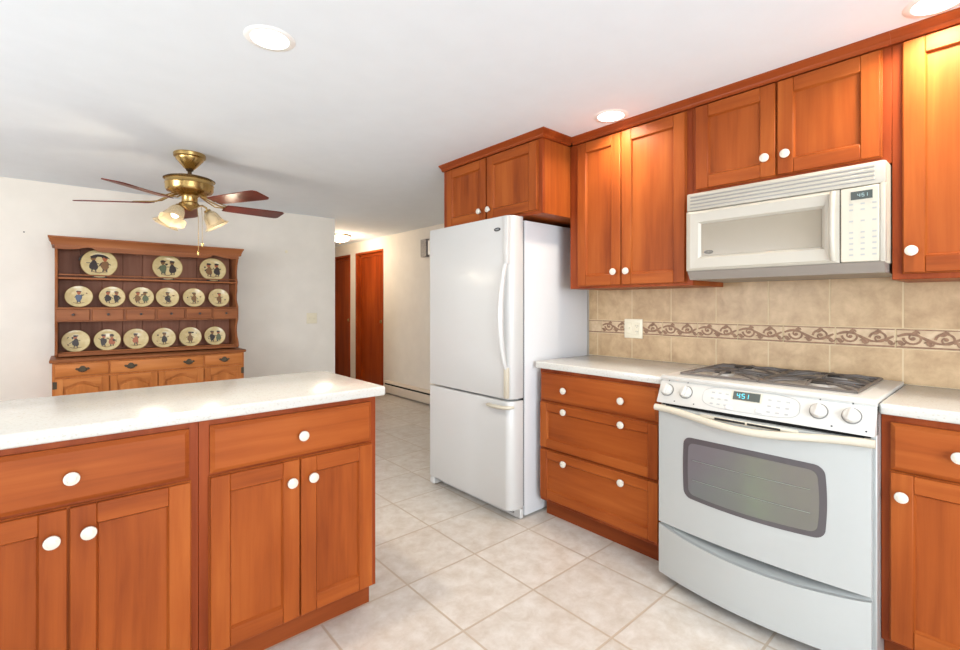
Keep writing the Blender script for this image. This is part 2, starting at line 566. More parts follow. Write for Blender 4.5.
def shaker(parent, name, x0, x1, z0, z1, fr=.058, knob_at=None, knobs=None, th=.02):
    """five-piece front: stiles, rails and a recessed panel, with bevelled edges"""
    mb = MB('cherry_v', 'cherry_h')
    c = .005
    wide = name == 'drawer'
    vs = 0
    mb.box(x0, x0 + fr, 0, th, z0, z1, 0, .0025)
    mb.box(x1 - fr, x1, 0, th, z0, z1, 0, .0025)
    mb.box(x0 + fr, x1 - fr, 0.0, th, z0, z0 + fr, 1, .0025)
    mb.box(x0 + fr, x1 - fr, 0.0, th, z1 - fr, z1, 1, .0025)
    # sloped inner moulding
    a0, a1, b0, b1 = x0 + fr, x1 - fr, z0 + fr, z1 - fr
    d = .012

    def slope(pts, m):
        t = bmesh.new(); t.faces.new([t.verts.new(p) for p in pts]); mb._add(t, m)
    slope([(a0, .002, b0), (a0 + c, d, b0 + c), (a0 + c, d, b1 - c), (a0, .002, b1)], 0)
    slope([(a1, .002, b1), (a1 - c, d, b1 - c), (a1 - c, d, b0 + c), (a1, .002, b0)], 0)
    slope([(a1, .002, b0), (a1 - c, d, b0 + c), (a0 + c, d, b0 + c), (a0, .002, b0)], 1)
    slope([(a0, .002, b1), (a0 + c, d, b1 - c), (a1 - c, d, b1 - c), (a1, .002, b1)], 1)
    mb.box(a0 + c * .5, a1 - c * .5, d, .0136, b0 + c * .5, b1 - c * .5, 1 if wide else 0)
    # outer stepped edge, slightly proud behind the front
    mb.box(x0 - .004, x1 + .004, .0134, th, z0 - .004, z1 + .004, 1 if wide else 0, .002)
    o = mb.build(name, parent)
    if knob_at: knob(o, *knob_at)
    if knobs:
        for k in knobs: knob(o, *k)
    return o


def slab(parent, x0, x1, z0, z1, knobs=()):
    mb = MB('cherry_h')
    c = .013
    mb.prism([(x0, z0), (x1, z0), (x1, z1), (x0, z1)], .008, .02, 'xz')
    # chamfered raised field
    t = bmesh.new()
    A = [t.verts.new((x, .008, z)) for x, z in ((x0, z0), (x1, z0), (x1, z1), (x0, z1))]
    B = [t.verts.new((x, .0, z)) for x, z in ((x0 + c, z0 + c), (x1 - c, z0 + c), (x1 - c, z1 - c), (x0 + c, z1 - c))]
    t.faces.new(B)
    for k in range(4):
        t.faces.new((A[k], A[(k + 1) % 4], B[(k + 1) % 4], B[k]))
    bmesh.ops.recalc_face_normals(t, faces=t.faces)
    mb._add(t, 0)
    o = mb.build('drawer', parent, smooth=False)
    for k in knobs: knob(o, *k)
    return o


def base_body(parent, w, depth=.59, toe=True, z1=.876):
    MB('frame_v').box(0, w, .02, depth, .10, z1, 0, .001).build('cabinet_body', parent)
    MB('cherry_dark').box(0, w, .075, depth, 0, .10, 0).build('toe_kick', parent)


def crown(parent, x0, x1, ret=None, depth=.36, retl=None):
    """crown moulding with a coved profile in front of the face frame top"""
    prof = [(.02, 2.186), (.002, 2.186), (-.004, 2.192), (-.006, 2.2), (-.018, 2.209), (-.026, 2.214), (-.03, 2.217), (-.03, 2.2235), (.02, 2.2235)]
    mb = MB('frame_h')
    t = bmesh.new()
    secs = []
    xs = [(x0, 0), (x1, 0)]
    L_ = [t.verts.new((x0 - ((.02 - y) if retl else 0), y, z)) for y, z in prof]
    R_ = [t.verts.new((x1 + ((.02 - y) if ret else 0), y, z)) for y, z in prof]
    secs = [L_, R_]
    if ret:
        secs.append([t.verts.new((x1 + (.02 - y), depth, z)) for y, z in prof])
    if retl:
        secs.insert(0, [t.verts.new((x0 - (.02 - y), depth, z)) for y, z in prof])
    n = len(prof)
    for a, b in zip(secs[:-1], secs[1:]):
        for k in range(n):
            t.faces.new((a[k], a[(k + 1) % n], b[(k + 1) % n], b[k]))
    t.faces.new(secs[0]); t.faces.new(secs[-1][::-1])
    bmesh.ops.recalc_face_normals(t, faces=t.faces)
    mb._add(t, 0)
    return mb.build('crown_moulding', parent)


FACE_N = R(-90)     # faces -X: local x runs towards -Y

# ---- peninsula cabinets (front faces -Y)
YP = 1.71


def pen_cab(x0, label, group='peninsula base cabinets'):
    t = thing('base_cabinet', label, 'cabinet', (x0, YP, 0), 0, group)
    w = .632
    base_body(t, w, .555)
    slab(t, .03, w - .027, .697, .852, [(w / 2 + .009, .770)])
    s = (w) / 2 + .002
    shaker(t, 'door', .03, s - .002, .112, .684, knob_at=(s - .033, .609))
    shaker(t, 'door', s + .003, w - .024, .112, .684, knob_at=(s + .043, .611))
    return t


pen_cab(.3125, 'cherry cabinet at the end of the peninsula, nearest the walkway')
pen_cab(-.3205, 'cherry cabinet under the left end of the peninsula counter, cut off by the left edge')
pen_cab(-.9535, 'cherry cabinet at the far left end of the peninsula, outside the picture')
mb = MB('counter')
mb.box(-1.0, .967, YP - .025, 2.295, .876, .914, 0, .008, 3)
tag(mb.build('countertop'), 'long white speckled countertop on the peninsula in the foreground', 'countertop')

# ---- base cabinet with three drawers, between refrigerator and range
XB = 2.076
YLB = 1.85
t = thing('drawer_base_cabinet', 'cherry three-drawer base cabinet between the refrigerator and the range', 'cabinet', (XB, YLB, 0), FACE_N)
w = YLB - 1.095
base_body(t, w, .542)
kx = [(YLB - 1.655), (YLB - 1.294)]
slab(t, .012, w - .012, .692, .85, [(k, .765) for k in kx])
shaker(t, 'drawer', .012, w - .012, .418, .679, knobs=[(k, .646) for k in kx], fr=.05)
shaker(t, 'drawer', .012, w - .012, .122, .404, knobs=[(k, .358) for k in kx], fr=.05)
mb = MB('counter').box(XB - .025, WX - .002, 1.072, 1.852, .876, .914, 0, .007, 3)
tag(mb.build('countertop'), 'short cream countertop between the white refrigerator and the gas range', 'countertop')

# ---- right base cabinets
def right_base(y0, label):
    t = thing('base_cabinet', label, 'cabinet', (XB, y0, 0), FACE_N)
    w = .378
    base_body(t, w, .542)
    slab(t, .026, w - .024, .69, .848, [(w / 2, .771)])
    shaker(t, 'door', .026, w - .024, .115, .682, knob_at=(.056, .609))
    return t


right_base(.304, 'cherry base cabinet with one drawer over a door, right of the range')
mb = MB('counter').box(XB - .025, WX - .002, -1.2, .3035, .876, .914, 0, .007, 3)
tag(mb.build('countertop'), 'white speckled countertop to the right of the gas range', 'countertop')
t = thing('base_cabinet', 'cherry base cabinet further along the right counter, outside the picture', 'cabinet', (XB, .3035 - .378, 0), FACE_N)
base_body(t, .9, .542)
slab(t, .02, .88, .69, .848, [(.45, .771)])
shaker(t, 'door', .02, .447, .115, .682, knob_at=(.40, .609))
shaker(t, 'door', .453, .88, .115, .682, knob_at=(.50, .609))

# ---- wall cabinets
XU = 2.236
UD = WX - XU - .002


def upper(name, label, yl, yr, z0, depth=UD, xface=XU):
    t = thing(name, label, 'cabinet', (xface, yl, z0), FACE_N)
    w = yl - yr
    MB('frame_v', 'cherry_v').box(0, w, .02, .04, 0, 2.19 - z0, 0, .0015).box(0, w, .04, depth, 0, 2.19 - z0, 1, .0015).build('cabinet_body', t)
    return t, w


def drop(o, z):      # parts written at absolute heights, hung from a thing placed at z
    o.location.z = -z
    return o


t, w = upper('wall_cabinet', 'tall cherry wall cabinet with two doors, between refrigerator and microwave', 1.756, 1.022, 1.338)
drop(shaker(t, 'door', 1.756 - 1.69, 1.756 - 1.406, 1.354, 2.178, knob_at=(1.756 - 1.441, 1.424)), 1.338)
drop(shaker(t, 'door', 1.756 - 1.400, 1.756 - 1.054, 1.354, 2.178, knob_at=(1.756 - 1.364, 1.424)), 1.338)
drop(crown(t, .03, w), 1.338)
t, w = upper('wall_cabinet', 'short cherry wall cabinet with two doors, above the microwave', 1.0218, .2972, 1.762)
drop(shaker(t, 'door', 1.022 - 1.002, 1.022 - .668, 1.79, 2.18, knob_at=(1.022 - .704, 1.868)), 1.762)
drop(shaker(t, 'door', 1.022 - .660, 1.022 - .327, 1.79, 2.18, knob_at=(1.022 - .628, 1.868)), 1.762)
drop(crown(t, 0, w), 1.762)
t, w = upper('wall_cabinet', 'cherry wall cabinet right of the microwave, cut off by the picture edge', .297, -.12, 1.335)
drop(shaker(t, 'door', .032, .400, 1.358, 2.18, knob_at=(.056, 1.434)), 1.335)
drop(crown(t, 0, w), 1.335)
t, w = upper('wall_cabinet', 'cherry wall cabinet further right, outside the picture', -.1202, -.8, 1.335)
drop(shaker(t, 'door', .017, .337, 1.358, 2.18, knob_at=(.30, 1.41)), 1.335)
drop(shaker(t, 'door', .343, .663, 1.358, 2.18, knob_at=(.38, 1.41)), 1.335)
drop(crown(t, 0, w), 1.335)
XF = 1.988
t, w = upper('wall_cabinet', 'deep cherry wall cabinet with two doors, above the refrigerator', 2.682, 1.758, 1.764, WX - XF - .002, XF)
drop(shaker(t, 'door', .055, .462, 1.785, 2.178, knob_at=(.412, 1.843)), 1.764)
drop(shaker(t, 'door', .474, .893, 1.785, 2.178, knob_at=(.499, 1.843)), 1.764)
drop(crown(t, 0, w, ret=True, depth=.245), 1.764)

# ------------------------------------------------------------------ refrigerator (front faces -X)
FY0, FY1 = 1.885, 2.682
FW = FY1 - FY0
fr = thing('refrigerator', 'white bottom-freezer refrigerator standing between the walkway and the drawer cabinet', 'refrigerator', (1.985, FY1, 0), FACE_N)
mb = MB('white_side', 'dark_gap')
mb.box(0, FW, .012, .62, .012, 1.738, 0, .006, 2)
mb.box(.01, FW - .01, .0, .012, .07, 1.73, 1)
mb.build('refrigerator_body', fr)


def fridge_door(z0, z1, nm):
    # flat door, edges rolled back in a wide radius on the handle side
    mb = MB('white')
    T = .108
    prof = [(.0, 0), (.0, -T + .015), (.012, -T)]
    for k in range(0, 9):
        a = k / 8 * PI / 2
        prof.append((FW - .045 + .045 * math.sin(a), -T + .06 * (1 - math.cos(a))))
    prof += [(FW, 0)]
    mb.prism(prof, z0, z1, 'xy', 0, .004, 2)
    return mb.build(nm, fr)


d = fridge_door(.702, 1.757, 'refrigerator_door')
f = fridge_door(.066, .69, 'freezer_door')
# upper door handle: long bowed bar with a plain cap above and below
hx = FW - .042
mb = MB('white', 'bisque', 'grey_print')
pts = []
for k in range(17):
    s = k / 16
    z = .88 + s * .60
    pts.append((hx + .012, -.108 - .045 * math.sin(PI * s) ** .7 - .004, z))
mb.tube(pts, [.012 + .006 * math.sin(PI * k / 16) for k in range(17)], 10, 0, 1.0)
mb.box(hx - .004, hx + .03, -.119, -.10, 1.478, 1.752, 0, .004, 2)
mb.box(hx - .002, hx + .03, -.119, -.10, .71, .885, 1, .004, 2)
mb.build('handle', d)
mb = MB('grey_print').box(hx - .008, hx - .006, -.1087, -.107, .71, 1.75)
mb.build('door_seam', d)
mb = MB('logo', 'logo_line')
lx, lz = FW - .105, 1.683
mb.lathe([(0, 0), (.027, 0), (.027, .002), (0, .003)], (lx, -.108, lz), (0, -1, 0), 24, 0, 1.0, .42)
for q in (-.014, -.006, .002, .010):
    mb.tube([(lx + q - .003, -.1112, lz - .003), (lx + q, -.1112, lz + .004), (lx + q + .003, -.1112, lz - .003)], .0009, 5, 1)
mb.build('logo_badge', d)
mb = MB('bisque')
mb.tube([(FW - .175, -.110, .655), (FW - .165, -.128, .656), (FW - .14, -.134, .657), (FW - .06, -.134, .658), (FW - .03, -.126, .658), (FW - .008, -.106, .658), (FW - .001, -.08, .658)],
        [.012, .014, .014, .014, .014, .013, .010], 12, 0, .75, (0, 0, 1))
mb.build('handle', f)
mb = MB('white', 'dark_gap')
mb.box(0, FW, -.026, .0, .006, .062, 0, .003)
mb.box(.05, FW - .05, -.029, -.025, .026, .052, 1)
for k in range(3):
    mb.box(.05, FW - .05, -.032, -.027, .030 + k * .008, .033 + k * .008, 0)
mb.box(0, .05, -.10, .0, .012, .06, 0, .006)
mb.build('toe_grille', fr)
for xx in (.03, FW - .05):
    for yy in (.03, .55):
        MB('burner').lathe([(0, 0), (.018, 0), (.018, .013), (0, .013)], (xx, yy, 0), (0, 0, 1), 12).build('foot', fr)
mb = MB('white').box(.0, .06, -.09, .03, 1.738, 1.757, 0, .005, 2)
mb.build('hinge_cover', fr)

# ------------------------------------------------------------------ gas range (front faces -X)
RY1, RY0 = 1.065, .305
RW = RY1 - RY0
rg = thing('gas_range', 'white slide-in gas range with a bowed oven door, under the microwave', 'range', (2.017, RY1, 0), FACE_N)
mb = MB('range_white', 'dark_gap')
mb.box(.0, RW, .014, .588, .03, .905, 0, .003)
mb.box(.010, RW - .016, .008, .014, .05, .80, 1)
mb.build('oven_body', rg)
# cooktop
mb = MB('panel_white')
mb.box(-.002, RW + .0005, .012, .588, .905, .926, 0, .006, 2)
mb.build('cooktop', rg)
mb = MB('pan', 'range_white')
mb.box(.055, RW - .055, .065, .545, .9255, .930, 0, .002)
mb.build('burner_pan', rg)
for bx_, by_, br_ in ((.20, .185, .038), (.20, .42, .045), (.565, .185, .048), (.565, .42, .036)):
    MB('pan', 'burner').lathe([(br_ * 1.15, .929), (br_ * 1.1, .937), (br_ * .9, .940)], (bx_, by_, 0), (0, 0, 1), 20).lathe(
        [(br_ * .9, .938), (br_ * .92, .946), (br_ * .8, .950), (0, .951)], (bx_, by_, 0), (0, 0, 1), 20, 1).build('burner', rg)


def grate(x0, x1):
    mb = MB('grate')
    y0, y1 = .072, .538
    z = .946
    r = .0052
    xm, ym = (x0 + x1) / 2, (y0 + y1) / 2
    # outer frame, low
    fz = .934
    P = [(x0, y0), (x1, y0), (x1, y1), (x0, y1)]
    for k in range(4):
        a, b = P[k], P[(k + 1) % 4]
        mb.tube([(a[0], a[1], fz), (b[0], b[1], fz)], .0066, 6, 0)
    mb.tube([(x0, ym, fz), (xm - .02, ym, .942), (xm + .02, ym, .942), (x1, ym, fz)], .0066, 6, 0)
    for cy in ((y0 + ym) / 2, (ym + y1) / 2):
        for dx, dy in ((1, 0), (-1, 0), (0, 1), (0, -1)):
            ex = x1 if dx > 0 else x0
            if dx:
                p = [(ex, cy, fz), (xm + dx * .11, cy, z), (xm + dx * .03, cy, z + .002)]
            else:
                ey = cy + dy * (ym - y0) / 2
                p = [(xm, ey, fz if abs(ey - ym) > .01 else .942), (xm, cy + dy * .07, z), (xm, cy + dy * .028, z + .002)]
            mb.tube(p, [r, r, r * .8], 6, 0)
        # diagonal fingers
        for sx in (-1, 1):
            for sy in (-1, 1):
                mb.tube([(xm + sx * (x1 - x0) * .5, cy + sy * .10, fz), (xm + sx * .085, cy + sy * .055, z), (xm + sx * .045, cy + sy * .03, z)], [r, r * .9, r * .8], 6, 0)
    return mb.build('grate', rg)


grate(.066, RW / 2 - .006)
grate(RW / 2 + .006, RW - .066)

# slanted control panel
P0 = Vector((0, .018, .909)); P1 = Vector((0, -.032, .808))
sl = (P1 - P0).normalized()
nrm = Vector((0, sl.z, -sl.y)).normalized()
if nrm.y > 0: nrm = -nrm
mb = MB('panel_white')
mb.prism([(P0.y, P0.z), (P1.y, P1.z), (.04, .801), (.04, .907)], 0, RW, 'yz', 0, .004, 2)
pn = mb.build('control_panel', rg)


def on_panel(x, s, off=0.0):
    """point on the slanted panel, s = 0 top .. 1 bottom"""
    p = P0.lerp(P1, s) + nrm * off
    return Vector((x, p.y, p.z))


rot_panel = Matrix(((1, 0, 0), (0, nrm.y, -sl.y), (0, nrm.z, -sl.z)))   # columns: x, normal, up-slope


def panel_box(mb, x, s, w, h, off0, off1, m=0, bev=0.0):
    mt = Matrix.Translation(on_panel(x, s)) @ Matrix(((1, 0, 0, 0), (0, nrm.y, -sl.y, 0), (0, nrm.z, -sl.z, 0), (0, 0, 0, 1)))
    mb.box(-w / 2, w / 2, off0, off1, -h / 2, h / 2, m, bev, 2, mt)


for kx_ in (RY1 - 1.026, RY1 - .942, RY1 - .463, RY1 - .369):
    mb = MB('panel_white', 'knob_ring')
    c = on_panel(kx_, .45)
    mb.lathe([(.0285, .0), (.029, .002), (.0255, .0024)], c, nrm, 28, 1)
    mb.lathe([(.0, .0), (.025, .0), (.0245, .012), (.021, .018), (.014, .020), (0, .020)], c, nrm, 28, 0)
    ang = Matrix.Translation(c) @ Matrix(((1, 0, 0, 0), (0, nrm.y, -sl.y, 0), (0, nrm.z, -sl.z, 0), (0, 0, 0, 1))) @ Matrix.Rotation(R(12), 4, 'Y')
    mb.box(-.006, .006, .012, .029, -.022, .022, 0, .003, 2, ang)
    mb.build('control_knob', rg)
    mb = MB('logo')
    panel_box(mb, kx_ + .0, .06, .004, .005, 0, .0008)
    mb.build('printed_mark', pn)
    mb = MB('logo')
    panel_box(mb, kx_ + .042, .86, .005, .005, 0, .0008)
    mb.build('printed_mark', pn)
# keypad area
mb = MB('grey_print', 'range_white')
pts = []
kx0, kx1 = .195, .545


def oval(t_):
    a = 2 * PI * t_
    ca, sa = math.cos(a), math.sin(a)
    x = (kx0 + kx1) / 2 + (kx1 - kx0) / 2 * abs(ca) ** .5 * (1 if ca > 0 else -1)
    s = .47 + .40 * abs(sa) ** .6 * (1 if sa > 0 else -1)
    return on_panel(x, s, .0006)


mb.tube([oval(k / 48) for k in range(49)], .0010, 4, 0)
mb.build('keypad_outline', pn)
for cx_ in (.235, .262, .289, .445, .475, .505):
    for s in (.3, .52, .72):
        mb = MB('grey_print')
        panel_box(mb, cx_, s, .012, .006, 0, .0009, 0)
        mb.build('key', pn)
mb = MB('bisque', 'lcd')
panel_box(mb, .362, .30, .112, .040, 0, .001, 0)
panel_box(mb, .362, .30, .098, .034, .001, .002, 1)
disp = mb.build('clock_display', rg)
for kx_, ks_ in ((.305, .78), (.415, .74)):
    mb = MB('white')
    panel_box(mb, kx_, ks_, .026, .018, 0, .003, 0, .002)
    mb.build('button', pn)


def seg_digits(mb, text, place, h, w, t, m=0):
    """seven-segment digits; place(x, z, w, h) draws one bar"""
    SEG = {'0': 'abcdef', '1': 'bc', '2': 'abged', '3': 'abgcd', '4': 'fgbc', '5': 'afgcd', '6': 'afgedc', '7': 'abc', '8': 'abcdefg', '9': 'abcdfg'}
    x = 0
    for ch in text:
        if ch == ':':
            place(x + w * .1, h * .25, t, t); place(x + w * .1, -h * .25, t, t)
            x += w * .5
            continue
        for s in SEG[ch]:
            if s == 'a': place(x + w / 2, h / 2, w, t)
            if s == 'g': place(x + w / 2, 0, w, t)
            if s == 'd': place(x + w / 2, -h / 2, w, t)
            if s == 'f': place(x, h / 4, t, h / 2)
            if s == 'e': place(x, -h / 4, t, h / 2)
            if s == 'b': place(x + w, h / 4, t, h / 2)
            if s == 'c': place(x + w, -h / 4, t, h / 2)
        x += w * 1.55


mb = MB('lcd_text')
ds = (P1 - P0).length


def place_r(x, z, w, h):
    panel_box(mb, .328 + x, .30 - z / ds, w, h, .002, .0026)


seg_digits(mb, '4:51', place_r, .018, .009, .0026)
mb.build('clock_digits', disp)

# oven door, bowed
def bow(x, amt):
    s = (x - RW / 2) / (RW / 2)
    return -amt * (1 - s * s)


DB, DT = .272, .794
mb = MB('range_white')


def door_pt(u, v):
    x = .005 + u * (RW - .015)
    return (x, -.016 + bow(x, .03), DB + v * (DT - DB))


mb.grid(door_pt, 24, 2, 0, (0, .024, 0))
od = mb.build('oven_door', rg)
# window: frame ring (dotted border) and glass
wx0, wx1, wz0, wz1 = RY1 - .938, RY1 - .440, .424, .680
wx0 += .0


def rounded(x0, x1, z0, z1, r, n=6):
    P = []
    for cx_, cz_, a0 in ((x1 - r, z1 - r, 0), (x0 + r, z1 - r, 90), (x0 + r, z0 + r, 180), (x1 - r, z0 + r, 270)):
        for k in range(n + 1):
            a = R(a0 + 90 * k / n)
            P.append((cx_ + r * math.cos(a), cz_ + r * math.sin(a)))
    D = []
    for k in range(len(P)):
        p, q_ = P[k], P[(k + 1) % len(P)]
        ns = max(1, int(math.hypot(q_[0] - p[0], q_[1] - p[1]) / .015))
        D += [(p[0] + (q_[0] - p[0]) * j / ns, p[1] + (q_[1] - p[1]) * j / ns) for j in range(ns)]
    P = D
    # bowed top, bottom and sides
    Q = []
    mx, mz = (x0 + x1) / 2, (z0 + z1) / 2
    for x, z in P:
        sx_ = (x - mx) / ((x1 - x0) / 2); sz_ = (z - mz) / ((z1 - z0) / 2)
        z2 = z + (.004 if sz_ > 0 else -.010) * (1 - sx_ * sx_)
        x2 = x + (.008 if sx_ > 0 else -.004) * (1 - sz_ * sz_)
        Q.append((x2, z2))
    return Q


def surf_panel(name, outline, off, matname, inner=None):
    """patch following the bowed door"""
    mb = MB(matname)
    t = bmesh.new()
    cx_ = sum(p[0] for p in outline) / len(outline); cz_ = sum(p[1] for p in outline) / len(outline)
    rings = []
    K = 8
    lo = 0.0 if inner is None else inner
    for j in range(K + 1):
        s = lo + (1 - lo) * j / K
        rings.append([t.verts.new((cx_ + (x - cx_) * s, -.016 + bow(cx_ + (x - cx_) * s, .03) - off, cz_ + (z - cz_) * s)) for x, z in outline] if s > 0 else None)
    n = len(outline)
    for j in range(K):
        if rings[j] is None:
            c = t.verts.new((cx_, -.016 + bow(cx_, .03) - off, cz_))
            for k in range(n): t.faces.new((c, rings[1][k], rings[1][(k + 1) % n]))
        else:
            for k in range(n): t.faces.new((rings[j][k], rings[j + 1][k], rings[j + 1][(k + 1) % n], rings[j][(k + 1) % n]))
    bmesh.ops.recalc_face_normals(t, faces=t.faces)
    if t.faces[:][0].normal.y > 0:
        bmesh.ops.reverse_faces(t, faces=t.faces)
    mb._add(t, 0)
    return mb.build(name, od)


surf_panel('window_border', rounded(wx0, wx1, wz0, wz1, .03), .0012, 'oven_frit')
surf_panel('oven_window', rounded(wx0 + .022, wx1 - .022, wz0 + .018, wz1 - .022, .022), .0024, 'oven_glass')
mb = MB('dark_metal')
for z in (.588, .505):
    mb.tube([(wx0 + .04 + (wx1 - wx0 - .08) * k / 10, -.0195 + bow(wx0 + .04 + (wx1 - wx0 - .08) * k / 10, .03), z) for k in range(11)], .0009, 5)
mb.build('oven_rack', od)
# handle: bar flush at ends, bowed outwards in the middle
mb = MB('bisque')
hp, hr = [], []
for k in range(25):
    u = k / 24
    x = -.003 + u * (RW + .006)
    b = math.sin(PI * u) ** 2.0
    hp.append((x, -.034 - .056 * b, .786 - .023 * b))
    hr.append(.0145)
mb.tube(hp, hr, 12, 0, 1.0)
for x in (.02, RW - .02):
    mb.box(x - .012, x + .012, -.03, .0, .774, .797, 0, .003)
mb.build('handle', od)
mb = MB('dark_gap', 'bisque')
mb.box(.20, .55, -.052, -.016, .776, .790, 1, .004)
mb.box(.262, .375, -.054, -.048, .780, .7875, 0)
mb.box(.383, .495, -.054, -.048, .780, .7875, 0)
mb.build('vent_slot', od)
# storage drawer with scooped top edge
mb = MB('range_white')


def dr_pt(u, v):
    x = .005 + u * (RW - .015)
    zt = .262 - .026 * math.sin(PI * min(1, u * 1.0)) ** .8 - .006 * u
    return (x, -.016 + bow(x, .058), .045 + v * (zt - .045))


mb.grid(dr_pt, 28, 3, 0, (0, .02, 0))
sd = mb.build('storage_drawer', rg)
mb = MB('range_white')


def lip_pt(u, v):
    x = .006 + u * (RW - .016)
    zt = .262 - .026 * math.sin(PI * u) ** .8 - .006 * u
    y0 = -.016 + bow(x, .058) + .012
    return (x, y0 + v * (.008 - y0), zt - .003 + v * .014)


mb.grid(lip_pt, 28, 1, 0, (0, 0, -.003))
mb.build('drawer_scoop', sd)
for xx in (.04, RW - .04):
    MB('burner').lathe([(0, 0), (.016, 0), (.016, .03), (0, .03)], (xx, .06, 0), (0, 0, 1), 12).build('foot', rg)
    MB('burner').lathe([(0, 0), (.016, 0), (.016, .03), (0, .03)], (xx, .55, 0), (0, 0, 1), 12).build('foot', rg)

# ------------------------------------------------------------------ over-the-range microwave
MY1, MY0 = 1.008, .301
MW_ = MY1 - MY0
MX = 2.155
mw = thing('microwave', 'white over-the-range microwave mounted under the short wall cabinet', 'microwave', (MX, MY1, 1.36), FACE_N)
mb = MB('bisque', 'mw_under')
mb.box(0, MW_, .02, WX - MX - .013, .035, .398, 0, .004)
mb.prism([(.004, .038), (.03, .0), (.44, .0), (.44, .038)], .004, MW_ - .004, 'yz', 1)
mb.build('microwave_body', mw)
mb = MB('mw_white', 'grey_plastic')
mb.box(0, MW_, .004, .03, .315, .396, 0, .006, 2)
mb.build('vent_grille', mw)
g = mw.children[-1] if mw.children else None
mb = MB('grey_plastic', 'mw_white')
for k in range(4):
    z = .328 + k * .0155
    mb.box(.018, MW_ - .03, .0015, .006, z, z + .0035, 0)
    mb.box(.018, MW_ - .03, -.001, .006, z + .0035, z + .0125, 1, .002)
mb.build('vent_slat', mw)
DWm = MY1 - .432
mb = MB('mw_white')
# door: frame of four bevelled sides sloping in to the window
ix0, ix1, iz0, iz1 = MY1 - .94, MY1 - .488, .105, .25
t = bmesh.new()
O = [(0, .04), (DWm, .04), (DWm, .312), (0, .312)]
S = [(.02, .052), (DWm - .035, .052), (DWm - .035, .300), (.02, .300)]
I = [(ix0, iz0), (ix1, iz0), (ix1, iz1), (ix0, iz1)]
rings = [[t.verts.new((x, .02, z)) for x, z in O], [t.verts.new((x, .003, z)) for x, z in O], [t.verts.new((x, -.006, z)) for x, z in S],
         [t.verts.new((x + (.012 if q in (1, 2) else -.012), -.004, z + (.01 if q > 1 else -.01))) for q, (x, z) in enumerate(I)], [t.verts.new((x, .006, z)) for x, z in I]]
for a, b in zip(rings[:-1], rings[1:]):
    for k in range(4): t.faces.new((a[k], a[(k + 1) % 4], b[(k + 1) % 4], b[k]))
bmesh.ops.recalc_face_normals(t, faces=t.faces)
mb._add(t, 0)
md = mb.build('microwave_door', mw, smooth=False)
wnd = MB('mw_glass').box(ix0, ix1, .004, .01, iz0, iz1).build('door_window', md)
mb = MB('logo')
lx, lz = ix0 + .032, iz0 + .016
mb.tube([(lx + .018 * math.cos(a * PI / 12), .0032, lz + .007 * math.sin(a * PI / 12)) for a in range(25)], .0012, 5)
for q in (-.010, -.003, .004, .010):
    mb.tube([(lx + q - .002, .0032, lz - .003), (lx + q, .0032, lz + .003), (lx + q + .002, .0032, lz - .003)], .0008, 5)
mb.build('logo_badge', wnd)
mb = MB('mw_white')
hp = [(DWm - .018, -.006 - .022 * math.sin(PI * k / 12) ** .6, .05 + .255 * k / 12) for k in range(13)]
mb.tube(hp, .010, 10)
mb.build('handle', md)
mb = MB('bisque', 'grey_print', 'dark_gap')
mb.box(DWm + .003, MW_ - .016, .0, .03, .04, .312, 0, .003)
mb.box(DWm - .001, DWm + .004, .004, .03, .04, .312, 2)
cp = mb.build('control_panel', mw)
MB('mw_white').box(MW_ - .016, MW_, .0, .03, .037, .316, 0, .004, 2).build('side_trim', mw)
mb = MB('lcd', 'lcd_text_dim')
x0 = MY1 - .398
mb.box(x0, x0 + .062, -.002, .001, .266, .296, 0)


def place_m(x, z, w, h):
    mb.box(x0 + .02 + x - w / 2, x0 + .02 + x + w / 2, -.0026, -.002, .281 + z - h / 2, .281 + z + h / 2, 1)


seg_digits(mb, '4:51', place_m, .011, .006, .0018)
mb.build('clock_display', cp)
for r_ in range(10):
    for c_ in range(3):
        if r_ in (2, 4): continue
        cx_ = x0 - .002 + c_ * .033
        cz_ = .25 - r_ * .0205
        MB('grey_print').box(cx_ - .003, cx_ + .009, -.0008, .0, cz_ - .003, cz_ + .003).build('key', cp)

# ------------------------------------------------------------------ tiled backsplash
bs = MB('tile', 'grout')
TY = [1.877] + [1.809 - .25 * k for k in range(0, 13)]
ZB0, ZB1 = 1.062, 1.145
bs.box(WX - .0092, WX - .0005, -1.2, 1.877, .9145, 1.45, 1)
g_ = .0022
for a, b in zip(TY[:-1], TY[1:]):
    if b < -1.2: break
    bs.box(WX - .010, WX - .004, b + g_, a - g_, .916, ZB0 - g_, 0, .0015)
    bs.box(WX - .010, WX - .004, b + g_, a - g_, ZB1 + g_, ZB1 + .25, 0, .0015)
bso = tag(bs.build('tile_backsplash'), 'tan stone-look tile backsplash on the wall behind the range', 'backsplash')
mb = MB('relief_base', 'relief')
y = 1.847
seams = [1.877, 1.774] + [1.774 - .2 * k * 1.03 for k in range(1, 15)]


LIFT = [0]


